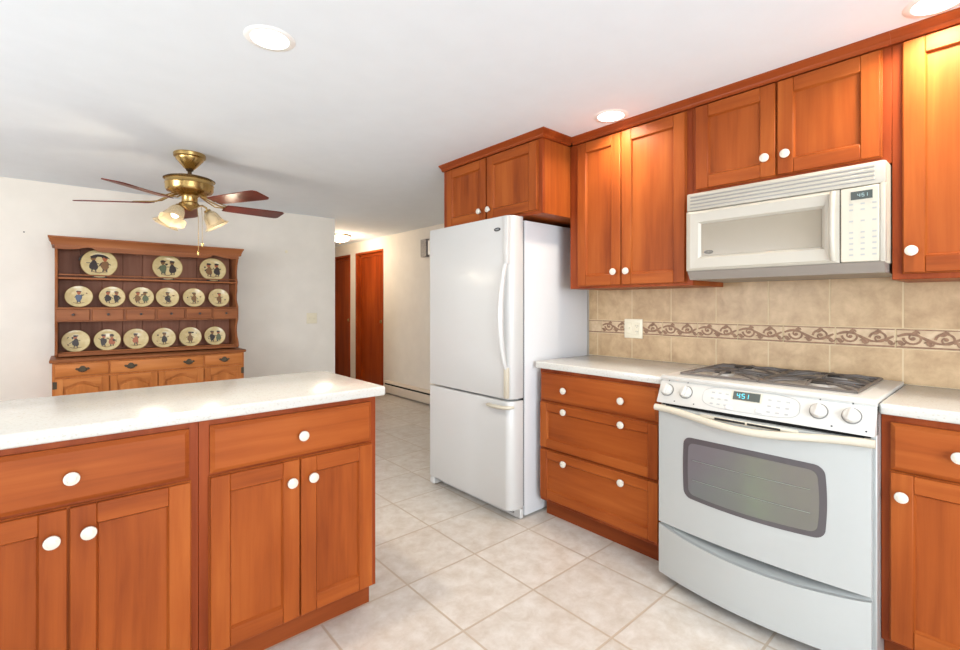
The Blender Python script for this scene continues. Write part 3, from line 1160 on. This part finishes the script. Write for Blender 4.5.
def ribbon(pts, ws, x):
    LIFT[0] = (LIFT[0] + 1) % 8
    x = x - .00035 * LIFT[0]
    t = bmesh.new()
    A, B = [], []
    for i, (py, pz) in enumerate(pts):
        d = Vector((pts[min(i + 1, len(pts) - 1)][0] - pts[max(0, i - 1)][0], pts[min(i + 1, len(pts) - 1)][1] - pts[max(0, i - 1)][1]))
        d.normalize()
        n = Vector((-d.y, d.x))
        A.append(t.verts.new((x, py + n.x * ws[i], pz + n.y * ws[i])))
        B.append(t.verts.new((x, py - n.x * ws[i], pz - n.y * ws[i])))
    for i in range(len(pts) - 1):
        t.faces.new((A[i], A[i + 1], B[i + 1], B[i]))
    r = bmesh.ops.extrude_face_region(t, geom=t.faces[:])
    for v in [v for v in r['geom'] if isinstance(v, bmesh.types.BMVert)]:
        v.co.x += .0025
    bmesh.ops.recalc_face_normals(t, faces=t.faces)
    mb._add(t, 1)


for a, b in zip(seams[:-1], seams[1:]):
    if b < -1.2: break
    mb.box(WX - .012, WX - .004, b + .0032, a - .0032, ZB0 + .001, ZB1 - .001, 0, .001)
    xs = WX - .0135
    mb.box(xs, xs + .004, b + .003, a - .003, ZB0 + .003, ZB0 + .0095, 1)
    mb.box(xs, xs + .004, b + .003, a - .003, ZB1 - .007, ZB1 - .003, 1)
    Lt = a - b
    if Lt < .12:
        continue
    zm = (ZB0 + ZB1) / 2 + .001
    # wavy vine with two opposed scrolls and leaves
    vine = [(a - .006 - (Lt - .012) * k / 24, zm + .018 * math.sin(2 * PI * k / 24 + .4)) for k in range(25)]
    ribbon(vine, [.0036 + .0024 * abs(math.sin(PI * k / 8)) for k in range(25)], xs)
    for cy, sg in ((a - Lt * .27, -1), (a - Lt * .74, 1)):
        sp = []
        for k in range(22):
            th = k / 21 * 3.4 * PI / 1.3
            rr = .029 * (1 - k / 27)
            sp.append((cy + rr * math.cos(th) * 1.1, zm + sg * (rr * math.sin(th)) - sg * .002))
        ribbon(sp, [.0046 * (1 - k / 44) for k in range(22)], xs)
        mb.lathe([(.007, -.001), (.007, .0038), (0, .0040)], (xs, cy, zm), (-1, 0, 0), 10, 1)
    for q in range(5):
        cy = a - Lt * (.08 + .21 * q); cz = zm + (.021 if q % 2 else -.019)
        lf = [(cy - .016 + .032 * k / 6, cz + .006 * math.sin(k) * (1 if q % 2 else -1)) for k in range(7)]
        ribbon(lf, [.0010, .005, .0080, .0086, .0065, .0036, .0008], xs)
mb.build('border_strip', bso)
# outlet plate over the border strip
t = thing('wall_outlet', 'ivory double outlet and switch plate on the tile backsplash', 'outlet', (WX - .0135, 1.606, 1.04), FACE_N)
MB('outlet').box(0, .122, -.006, .0015, 0, .117, 0, .003, 2).build('cover_plate', t)
for gx in (.034, .088):
    if gx < .05:
        mb = MB('outlet', 'grey_plastic').box(gx - .016, gx + .016, -.008, -.005, .026, .092, 0, .002)
        mb.box(gx - .005, gx + .005, -.014, -.007, .052, .066, 0, .001)
        mb.build('switch', t)
    else:
        mb = MB('outlet', 'dark_gap').box(gx - .017, gx + .017, -.009, -.005, .024, .094, 0, .003)
        for cz in (.042, .076):
            mb.box(gx - .007, gx - .005, -.0094, -.008, cz - .004, cz + .005, 1).box(gx + .005, gx + .007, -.0094, -.008, cz - .004, cz + .004, 1)
            mb.box(gx - .0015, gx + .0015, -.0094, -.008, cz - .011, cz - .008, 1)
        mb.build('socket', t)

# ------------------------------------------------------------------ recessed downlights
def downlight(x, y, label, power):
    t = thing('recessed_light', label, 'ceiling light', (x, y, ZC), 0, 'recessed ceiling lights')
    MB('trim_white').lathe([(.064, -.0005), (.066, -.004), (.084, -.003), (.088, 0)], (0, 0, 0), (0, 0, 1), 32).build('trim_ring', t)
    MB('lamp_on').lathe([(0, -.0045), (.04, -.0045), (.065, -.0015)], (0, 0, 0), (0, 0, 1), 32).build('lens', t)
    d = bpy.data.lights.new('downlight_lamp', 'AREA'); d.shape = 'DISK'; d.size = .12; d.energy = power; d.color = (1.0, .86, .68); d.spread = R(150)
    o = bpy.data.objects.new('downlight_lamp', d); o.location = (0, 0, -.008); o.parent = t
    COL.objects.link(o)


downlight(.556, 1.81, 'lit round recessed light in the ceiling above the peninsula', 8)
downlight(2.115, 1.385, 'lit round recessed light in front of the tall two-door wall cabinet', 4.6)
downlight(2.115, .165, 'lit round recessed light at the top right edge, before the right wall cabinet', 7)

# ------------------------------------------------------------------ hallway fittings
t = thing('hallway_ceiling_light', 'lit flush ceiling light down the hallway by the doors', 'ceiling light', (2.86, 6.25, ZC))
MB('brass').lathe([(.15, 0), (.155, -.012), (.14, -.02)], (0, 0, 0), (0, 0, 1), 28).build('base_ring', t)
MB('hall_lamp').lathe([(.135, -.018), (.13, -.05), (.10, -.08), (.05, -.095), (0, -.1)], (0, 0, 0), (0, 0, 1), 28).build('glass_shade', t)
MB('brass').lathe([(0, -.1), (.012, -.1), (.008, -.115), (0, -.12)], (0, 0, 0), (0, 0, 1), 12).build('finial', t)
d = bpy.data.lights.new('hall_lamp', 'POINT'); d.energy = 17; d.color = (1, .82, .6); d.shadow_soft_size = .1
o = bpy.data.objects.new('hall_lamp', d); o.location = (0, 0, -.2); o.parent = t; COL.objects.link(o)

t = thing('baseboard_heater', 'long beige baseboard heater along the hallway wall', 'heater', (HX - .001, 5.86, .0), FACE_N)
hl = 5.86 - 3.1
MB('heater').prism([(-.0, .02), (-.05, .02), (-.06, .035), (-.06, .125), (-.055, .128), (0, .128)], 0, hl, 'yz', 0).build('front_cover', t)
MB('heater').prism([(0, .15), (-.05, .15), (-.06, .158), (-.045, .178), (0, .182)], 0, hl, 'yz', 0).build('top_rail', t)
MB('dark_gap').box(.01, hl - .01, -.045, 0, .128, .15).build('louver', t)
MB('heater').box(0, .012, -.062, 0, .0, .184, 0, .002).build('end_cap', t)
MB('heater').box(hl - .012, hl, -.062, 0, .0, .184, 0, .002).build('end_cap', t)
t = thing('wall_chime', 'grey metal box high on the hallway wall beside the refrigerator', 'chime box', (HX - .001, 4.955, 1.845), FACE_N)
MB('chime').box(0, .13, -.05, 0, 0, .222, 0, .004).build('housing', t)
MB('trim_white').box(.145, .25, -.04, 0, .02, .20, 0, .004).build('cover', t)
t = thing('light_switch', 'ivory light switch on the dining wall near the hallway corner', 'light switch', (1.95, YD - .001, 1.04))
MB('outlet').box(0, .115, -.006, 0, 0, .115, 0, .002).build('cover_plate', t)
MB('outlet').box(.03, .036, -.016, -.005, .05, .065, 0, .001).build('toggle', t)
MB('outlet').box(.079, .085, -.016, -.005, .05, .065, 0, .001).build('toggle', t)
tag(MB('burner').lathe([(0, 0), (.003, 0), (.005, .010), (.005, .012), (0, .013)], (-.267, YD, 1.813), (0, -1, 0), 10).build('nail'),
    'small dark nail in the dining wall left of the hutch', 'nail')
tag(MB('outlet').lathe([(0, 0), (.016, 0), (.016, .004), (0, .005)], (1.735, YD, 1.81), (0, -1, 0), 12).build('wall_hook'),
    'tiny pale hook on the dining wall right of the hutch top', 'hook')

# ------------------------------------------------------------------ ceiling fan
FX, FYY = .588, 3.535
fan = thing('ceiling_fan', 'antique brass ceiling fan with five mahogany blades and glass shades', 'ceiling fan', (FX, FYY, ZC))
MB('brass', 'brass_dark').lathe([(.088, 0), (.092, -.006), (.090, -.024), (.080, -.030), (.078, -.040), (.056, -.066), (.038, -.088), (.026, -.100), (0, -.100)], n=36).build('canopy', fan)
MB('brass_dark').lathe([(0, -.09), (.020, -.09), (.022, -.108), (.012, -.116), (.012, -.136), (.022, -.142), (.028, -.152), (0, -.152)], n=20).build('downrod', fan)
mb = MB('brass', 'brass_dark')
mb.lathe([(0, -.146), (.05, -.147), (.11, -.155), (.135, -.163), (.144, -.170), (.145, -.176), (.136, -.180), (.136, -.197), (.139, -.202), (.136, -.207), (.136, -.234), (.128, -.248), (.10, -.258), (.06, -.262), (0, -.262)], n=48)
mb.lathe([(.138, -.165), (.1465, -.170), (.1465, -.174)], n=48, m=1)
mb.build('motor_housing', fan)
mb = MB('brass')
mb.lathe([(0, -.255), (.045, -.26), (.052, -.272), (.045, -.282), (.046, -.315), (.054, -.322), (.054, -.338), (.044, -.350), (.026, -.358), (.014, -.368), (0, -.372)], n=28)
mb.build('switch_housing', fan)
ZB = -.318 + .012
ZB = 1.901 - ZC
for k in range(5):
    ang = R(153.8 + 72 * k)
    mtx = Matrix.Rotation(ang, 4, 'Z')
    pitch = Matrix.Rotation(R(-12), 4, 'X')
    mb = MB('blade')
    out = [(.215, -.050), (.28, -.056), (.57, -.066), (.60, -.064), (.618, -.048), (.618, .048), (.60, .064), (.57, .066), (.28, .056), (.215, .050)]
    mb.prism(out, -.003, .003, 'xy', 0, .0015)
    mb.xform(Matrix.Translation((0, 0, ZB)) @ Matrix.Rotation(R(-1.4), 4, 'Y') @ mtx @ pitch)
    bl = mb.build('blade', fan)
    mb = MB('brass')
    z0 = -.262 - ZB
    for sy in (-1, 1):
        pts = [(.075, .012 * sy, z0 + .0), (.12, .03 * sy, z0 - .02), (.17, .036 * sy, .014), (.22, .020 * sy, .007), (.27, .034 * sy, .006), (.31, .012 * sy, .006)]
        mb.tube(pts, [.006, .006, .006, .006, .006, .004], 8, 0, .6)
    mb.tube([(.075, 0, z0), (.13, 0, z0 - .03), (.19, 0, .009), (.27, 0, .006)], .006, 8, 0, .7)
    mb.box(.215, .315, -.030, .030, .0032, .0062, 0, .002)
    mb.xform(Matrix.Translation((0, 0, ZB)) @ Matrix.Rotation(R(-1.4), 4, 'Y') @ mtx @ pitch)
    mb.build('blade_bracket', bl)
for ang in (225, 140, 350):
    a = R(ang)
    dx, dy = math.cos(a), math.sin(a)
    lp = lambda r_, z_: Vector((dx * r_, dy * r_, z_))
    arm = MB('brass').tube([lp(.045, -.335), lp(.07, -.328), lp(.092, -.340), lp(.10, -.362)], .006, 8)
    arm.lathe([(0, 0), (.020, 0), (.024, .018), (.018, .022)], lp(.097, -.355), Vector((dx * .45, dy * .45, -.9)), 14)
    arm = arm.build('light_arm', fan)
    ax = Vector((dx * .50, dy * .50, -.86))
    sh = MB('frosted')
    n_ = 30
    prof = [(.022, .0), (.035, .011), (.045, .030), (.049, .055), (.052, .076), (.061, .092), (.076, .108)]
    t_ = bmesh.new()
    rr = []
    for j, (r_, h_) in enumerate(prof):
        rr.append([t_.verts.new(((r_ + (.004 * (j / 6) ** 2) * math.cos(6 * 2 * PI * q / n_)) * math.cos(2 * PI * q / n_), (r_ + (.004 * (j / 6) ** 2) * math.cos(6 * 2 * PI * q / n_)) * math.sin(2 * PI * q / n_), h_)) for q in range(n_)])
    for A_, B_ in zip(rr[:-1], rr[1:]):
        for q in range(n_):
            t_.faces.new((A_[q], A_[(q + 1) % n_], B_[(q + 1) % n_], B_[q]))
    bmesh.ops.solidify(t_, geom=t_.faces[:], thickness=.002)
    qq = Vector((0, 0, 1)).rotation_difference(ax.normalized())
    bmesh.ops.transform(t_, matrix=Matrix.Translation(lp(.102, -.366)) @ qq.to_matrix().to_4x4(), verts=t_.verts)
    sh._add(t_, 0)
    sh.build('glass_shade', fan)
    bd = bpy.data.lights.new('fan_bulb', 'POINT'); bd.energy = 1.9; bd.color = (1, .84, .62); bd.shadow_soft_size = .03
    bo = bpy.data.objects.new('fan_bulb', bd); bo.location = lp(.20, -.52); bo.parent = fan; COL.objects.link(bo)
    MB('bulb').lathe([(0, .0), (.012, .005), (.024, .035), (.026, .055), (.018, .073), (0, .08)], lp(.103, -.368), ax, 14).build('bulb', fan)
mb = MB('brass')
mb.tube([(.04, -.02, -.36), (.045, -.022, -.42), (.045, -.022, -.63)], .0016, 5)
mb.lathe([(0, 0), (.006, -.004), (.008, -.016), (.004, -.03), (0, -.032)], (.045, -.022, -.63))
mb.build('pull_chain', fan)
mb = MB('brass')
mb.tube([(.065, -.01, -.33), (.07, -.01, -.42), (.07, -.01, -.57)], .0014, 5)
mb.lathe([(0, 0), (.006, -.004), (.008, -.016), (.004, -.03), (0, -.032)], (.07, -.01, -.57))
mb.build('pull_chain', fan)

# ------------------------------------------------------------------ hutch on the dining wall (front faces -Y)
HXL, HXR = -.085, 1.195
hx0, hz = HXL, 0
HWd = HXR - HXL
YF = 4.81           # upper front plane
YBs = 4.675         # base front plane
hut = thing('china_hutch', 'brown wooden china hutch with open plate shelves against the dining wall', 'hutch', (HXL, YF, 0))
BK = YD - YF - .016
# back boards with v-grooves
mb = MB('hutch_back')
nb = 9
bw = (HWd - .03) / nb
for k in range(nb):
    mb.box(.015 + bw * k + .0015, .015 + bw * (k + 1) - .0015, BK - .010, BK, .83, 1.75, 0, .003)
mb.box(.015, HWd - .015, BK - .002, BK + .006, .83, 1.75, 0)
mb.build('back_panel', hut)


def side_profile():
    P = [(BK, .845), (-.005, .845)]
    # foot flares forwards, then a wavy front edge
    pts = [(-.02, .865), (-.01, .90), (.035, .95), (.05, 1.0), (.045, 1.05), (.01, 1.10), (0, 1.12), (0, 1.225), (.02, 1.25), (.05, 1.29), (.052, 1.34), (.035, 1.38), (.04, 1.42), (.02, 1.46), (.045, 1.50), (.05, 1.56), (.03, 1.62), (.005, 1.66), (0, 1.74)]
    P += pts + [(BK, 1.74)]
    return P


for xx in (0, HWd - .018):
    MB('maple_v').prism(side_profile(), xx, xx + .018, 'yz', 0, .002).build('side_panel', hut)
# frieze with scrolled lower edge
P = [(.0, 1.75), (0, 1.672)]
half = [(.06, 1.670), (.12, 1.674), (.17, 1.688), (.20, 1.695), (.225, 1.690), (.238, 1.676), (.255, 1.668), (.285, 1.663)]
P += half + [(HWd - x, z) for x, z in half[::-1]] + [(HWd, 1.672), (HWd, 1.75)]
MB('maple_h').prism(P, -.014, .004, 'xz', 0, .0015).build('frieze', hut)
mb = MB('maple_h')
cp_ = [(.0, 1.70), (-.018, 1.70), (-.020, 1.715), (-.024, 1.728), (-.028, 1.742), (-.034, 1.752), (-.038, 1.757), (-.038, 1.768), (.0, 1.768)]
t_ = bmesh.new()
secs = [[t_.verts.new((-.0 + y_ + .0, BK, z_)) for y_, z_ in cp_],
        [t_.verts.new((y_, y_, z_)) for y_, z_ in cp_],
        [t_.verts.new((HWd - y_, y_, z_)) for y_, z_ in cp_],
        [t_.verts.new((HWd - y_, BK, z_)) for y_, z_ in cp_]]
n_ = len(cp_)
for A_, B_ in zip(secs[:-1], secs[1:]):
    for q in range(n_):
        t_.faces.new((A_[q], A_[(q + 1) % n_], B_[(q + 1) % n_], B_[q]))
t_.faces.new(secs[0]); t_.faces.new(secs[-1][::-1])
bmesh.ops.recalc_face_normals(t_, faces=t_.faces)
mb._add(t_, 0)
mb.box(0, HWd, 0, BK, 1.745, 1.768)
mb.build('crown_moulding', hut)
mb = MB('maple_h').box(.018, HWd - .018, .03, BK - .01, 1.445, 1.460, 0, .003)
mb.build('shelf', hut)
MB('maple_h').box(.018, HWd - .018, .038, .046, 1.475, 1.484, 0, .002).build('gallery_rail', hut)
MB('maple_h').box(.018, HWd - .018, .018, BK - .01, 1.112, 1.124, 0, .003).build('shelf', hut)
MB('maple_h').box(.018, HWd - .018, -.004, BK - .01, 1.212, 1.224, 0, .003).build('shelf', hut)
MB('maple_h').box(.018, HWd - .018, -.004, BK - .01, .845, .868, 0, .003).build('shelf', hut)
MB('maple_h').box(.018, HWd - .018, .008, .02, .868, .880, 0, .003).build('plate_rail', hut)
nd = 6
dw = HWd / nd
mb = MB('maple_v').box(.003, HWd - .003, .003, .012, 1.112, 1.222).build('drawer_frame', hut)
for k in range(nd):
    o = MB('maple_h').box(dw * k + .008, dw * (k + 1) - .008, -.010, .003, 1.120, 1.210, 0, .004).build('small_drawer', hut)
    MB('burner').lathe([(0, 0), (.005, 0), (.005, .006), (.010, .011), (.008, .018), (0, .02)], (dw * (k + .5), -.010, 1.168), (0, -1, 0), 12).build('knob', o)
# base
yb = YBs - YF
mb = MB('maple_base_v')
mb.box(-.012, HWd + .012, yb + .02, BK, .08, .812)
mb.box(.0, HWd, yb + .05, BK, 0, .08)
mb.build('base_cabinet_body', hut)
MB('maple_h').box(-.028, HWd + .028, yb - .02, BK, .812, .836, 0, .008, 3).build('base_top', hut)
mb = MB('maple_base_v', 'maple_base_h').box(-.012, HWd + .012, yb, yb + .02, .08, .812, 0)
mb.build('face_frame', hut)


def bail_pull(par, x, z):
    mb = MB('pull')
    pl = [(-.045, .004), (-.034, .012), (-.022, .008), (-.012, .022), (0, .026), (.012, .022), (.022, .008), (.034, .012), (.045, .004), (.036, -.006), (.022, -.010), (.010, -.020), (0, -.016), (-.010, -.020), (-.022, -.010), (-.036, -.006)]
    mb.prism([(x + a, z + b) for a, b in pl], yb - .016, yb - .012, 'xz')
    mb.tube([(x - .026, yb - .016, z + .006), (x - .026, yb - .026, z + .004), (x - .022, yb - .028, z - .012), (x, yb - .029, z - .020), (x + .022, yb - .028, z - .012), (x + .026, yb - .026, z + .004), (x + .026, yb - .016, z + .006)], .003, 6)
    return mb.build('bail_pull', par)


drs = [(0.005, .315, [.16]), (.327, .965, [.455, .855]), (.977, HWd - .005, [1.128])]
for a, b, ks in drs:
    o = MB('maple_base_h').box(a, b, yb - .012, yb, .708, .80, 0, .006, 2).build('drawer', hut)
    for k in ks: bail_pull(o, k, .757)


def arch_door(x0, x1):
    mb = MB('maple_base_v', 'maple_base_h')
    z0, z1 = .11, .692
    mb.box(x0, x1, yb - .004, yb, z0, z1, 0)
    s = .045
    mb.box(x0, x0 + s, yb - .016, yb - .004, z0, z1, 0, .002)
    mb.box(x1 - s, x1, yb - .016, yb - .004, z0, z1, 0, .002)
    mb.box(x0 + s, x1 - s, yb - .016, yb - .004, z0, z0 + s, 1, .002)
    # arched top rail: solid above, scalloped below
    P = [(x0 + s, z1), (x1 - s, z1)]
    low = []
    for k in range(17):
        u = k / 16
        low.append((x1 - s - (x1 - x0 - 2 * s) * u, z1 - .062 + .036 * (math.sin(PI * u) ** 2)))
    mb.prism(P + low, yb - .016, yb - .004, 'xz', 1)
    Q = [(x0 + s + .014, z0 + s + .014), (x1 - s - .014, z0 + s + .014)] + [(x1 - s - .014 - (x1 - x0 - 2 * s - .028) * k / 16, z1 - .080 + .036 * (math.sin(PI * k / 16) ** 2)) for k in range(17)]
    mb.prism(Q, yb - .013, yb - .004, 'xz', 0, .005)
    return mb.build('door', hut)


for i_, (a, b) in enumerate([(.005, .318), (.326, .632), (.640, .965), (.975, HWd - .005)]):
    o = arch_door(a, b)
    if i_ in (0, 3):
        x = a - .014 if i_ == 0 else b - .012
        for z in (.62, .16):
            MB('pull').box(x, x + .026, yb - .017, yb - .010, z, z + .055, 0, .002).build('hinge', o)
    MB('pull').lathe([(0, 0), (.006, 0), (.006, .008), (.012, .014), (.008, .02), (0, .022)], ((b - .03) if i_ % 2 == 0 else (a + .03), yb - .014, .45), (0, -1, 0), 12).build('knob', o)

# ------------------------------------------------------------------ plates on the hutch shelves
FIGS = ['fig_dark', 'fig_blue', 'fig_brown', 'fig_rust', 'fig_green']


def plate(x, zbot, r, label, seed, group, main, nf=0, umbrella=False):
    q = random.Random(seed)
    t = thing('decorative_plate', label, 'plate', (x, 4.925, zbot + .001), 0, group)
    mb = MB('plate_cream', 'plate_rim', 'fig_dark')
    mb.lathe([(0, .0), (r * .62, .0), (r * .70, .003), (r * .80, .006), (r * .965, .009)], (0, 0, 0), (0, -1, 0), 40, 0)
    mb.lathe([(r * .965, .009), (r, .008), (r, .006)], (0, 0, 0), (0, -1, 0), 40, 1)
    mb.lathe([(r, .006), (r * .7, -.005), (0, -.005)], (0, 0, 0), (0, -1, 0), 40, 0)
    # front face is the recessed well: flip so that the rim stands forward
    tilt = Matrix.Rotation(R(-13), 4, 'X')
    up = Matrix.Translation((0, 0, r * math.cos(R(13))))
    mb.xform(up @ tilt)
    body = mb.build('plate_body', t)
    fm = MB('fig_dark', 'fig_blue', 'fig_brown', 'fig_rust', 'fig_green')

    def blob(cx, cz, rx, rz, m, ph=0.0):
        pts = []
        for k in range(14):
            a = 2 * PI * k / 14
            w = 1 + .14 * math.sin(3 * a + ph)
            pts.append((cx + rx * w * math.cos(a), cz + rz * w * math.sin(a)))
        fm.prism(pts, -.0018 - .0003 * (cx * 40 % 1), -.0002, 'xz', m)
    nfig = 2 if q.random() < .45 else 1
    nfig = nf or nfig
    s = r / .060
    for f_ in range(nfig):
        ox = (f_ - (nfig - 1) / 2) * .036 * s + q.uniform(-.004, .004)
        m = main if f_ == 0 else q.choice([0, 2, 3, 4])
        blob(ox, -.008 * s, .014 * s, .021 * s, m, q.random() * 6)       # coat
        blob(ox + q.uniform(-.004, .004), .020 * s, .0085 * s, .009 * s, 3 if q.random() < .5 else 2, 0)
        blob(ox, .028 * s, .011 * s, .005 * s, 0, 1)                         # hat
        for sg in (-1, 1):
            fm.tube([(ox + sg * .010 * s, -.0012, .002 * s), (ox + sg * q.uniform(.016, .026) * s, -.0012, q.uniform(-.016, .012) * s)], .0016 * s, 5, 0)
            fm.tube([(ox + sg * .005 * s, -.0012, -.024 * s), (ox + sg * .007 * s, -.0012, -.036 * s)], .0022 * s, 5, 0)
    fm.tube([((-.034 + .068 * k / 6) * s, -.0012, (-.037 + .003 * math.sin(k * 1.7)) * s) for k in range(7)], .0018 * s, 5, 2)
    for _ in range(4):
        blob(q.uniform(-.042, .042) * s, q.uniform(-.03, .03) * s, q.uniform(.003, .007) * s, q.uniform(.003, .006) * s, q.choice([0, 0, 2, 4]), q.random())
    if umbrella:
        fm.prism([(.062 * s * math.cos(a * PI / 14) - .004 * s, (.010 + .042 * math.sin(a * PI / 14)) * s) for a in range(15)] + [(.044 * s * math.cos(a * PI / 14) - .004 * s, (.012 + .018 * math.sin(a * PI / 14)) * s) for a in range(14, -1, -1)], -.0024, -.0004, 'xz', 0)
    fm.xform(up @ tilt)
    fm.build('painted_figure', body)
    return t


rowt = [(.184, .118), (.651, .113), (1.005, .110)]
lt = ['large cream plate with two figures under a dark umbrella, left on the top hutch shelf', 'large cream plate with two small dark figures, middle of the top hutch shelf', 'large cream plate with two figures, right end of the top hutch shelf']
for i_, (x, r_) in enumerate(rowt):
    plate(x, 1.463, r_, lt[i_], 10 + i_, 'large plates on the top shelf', [0, 4, 2][i_], 2, i_ == 0)
    st = thing('plate_stand', ['dark wooden stand under the left plate of the top hutch shelf', 'dark wooden stand under the middle plate of the top hutch shelf', 'dark wooden stand under the right plate of the top hutch shelf'][i_], 'plate stand', (x, 4.925, 1.46), 0, 'plate stands')
    mb = MB('burner')
    for sx in (-.04, .04):
        mb.tube([(sx, -.045, .006), (sx, .03, .006), (sx, .06, .12)], .0045, 6)
        mb.tube([(sx, -.043, .004), (sx, -.046, .022)], .004, 6)
    mb.tube([(-.05, -.0, .006), (.05, -.0, .006)], .004, 6)
    mb.build('stand_frame', st)
ORD = ['first', 'second', 'third', 'fourth', 'fifth', 'sixth']
mid = [.057, .267, .465, .651, .852, 1.055]
low = [.039, .236, .427, .624, .825, 1.022]
MC = [1, 0, 2, 0, 2, 2]
for i_, x in enumerate(mid):
    plate(x, 1.2245, .087, 'small cream plate painted in %s, %s from left on middle hutch shelf' % (['blue', 'dark grey', 'brown', 'dark grey', 'brown', 'brown'][i_], ORD[i_]), 30 + i_, 'plates on the middle shelf', MC[i_])
MC2 = [0, 0, 3, 0, 2, 0]
for i_, x in enumerate(low):
    plate(x, .8685, .088, 'small cream plate painted in %s, %s from left on bottom hutch shelf' % (['dark grey', 'dark grey', 'red', 'dark grey', 'brown', 'dark grey'][i_], ORD[i_]), 50 + i_, 'plates on the bottom shelf', MC2[i_])
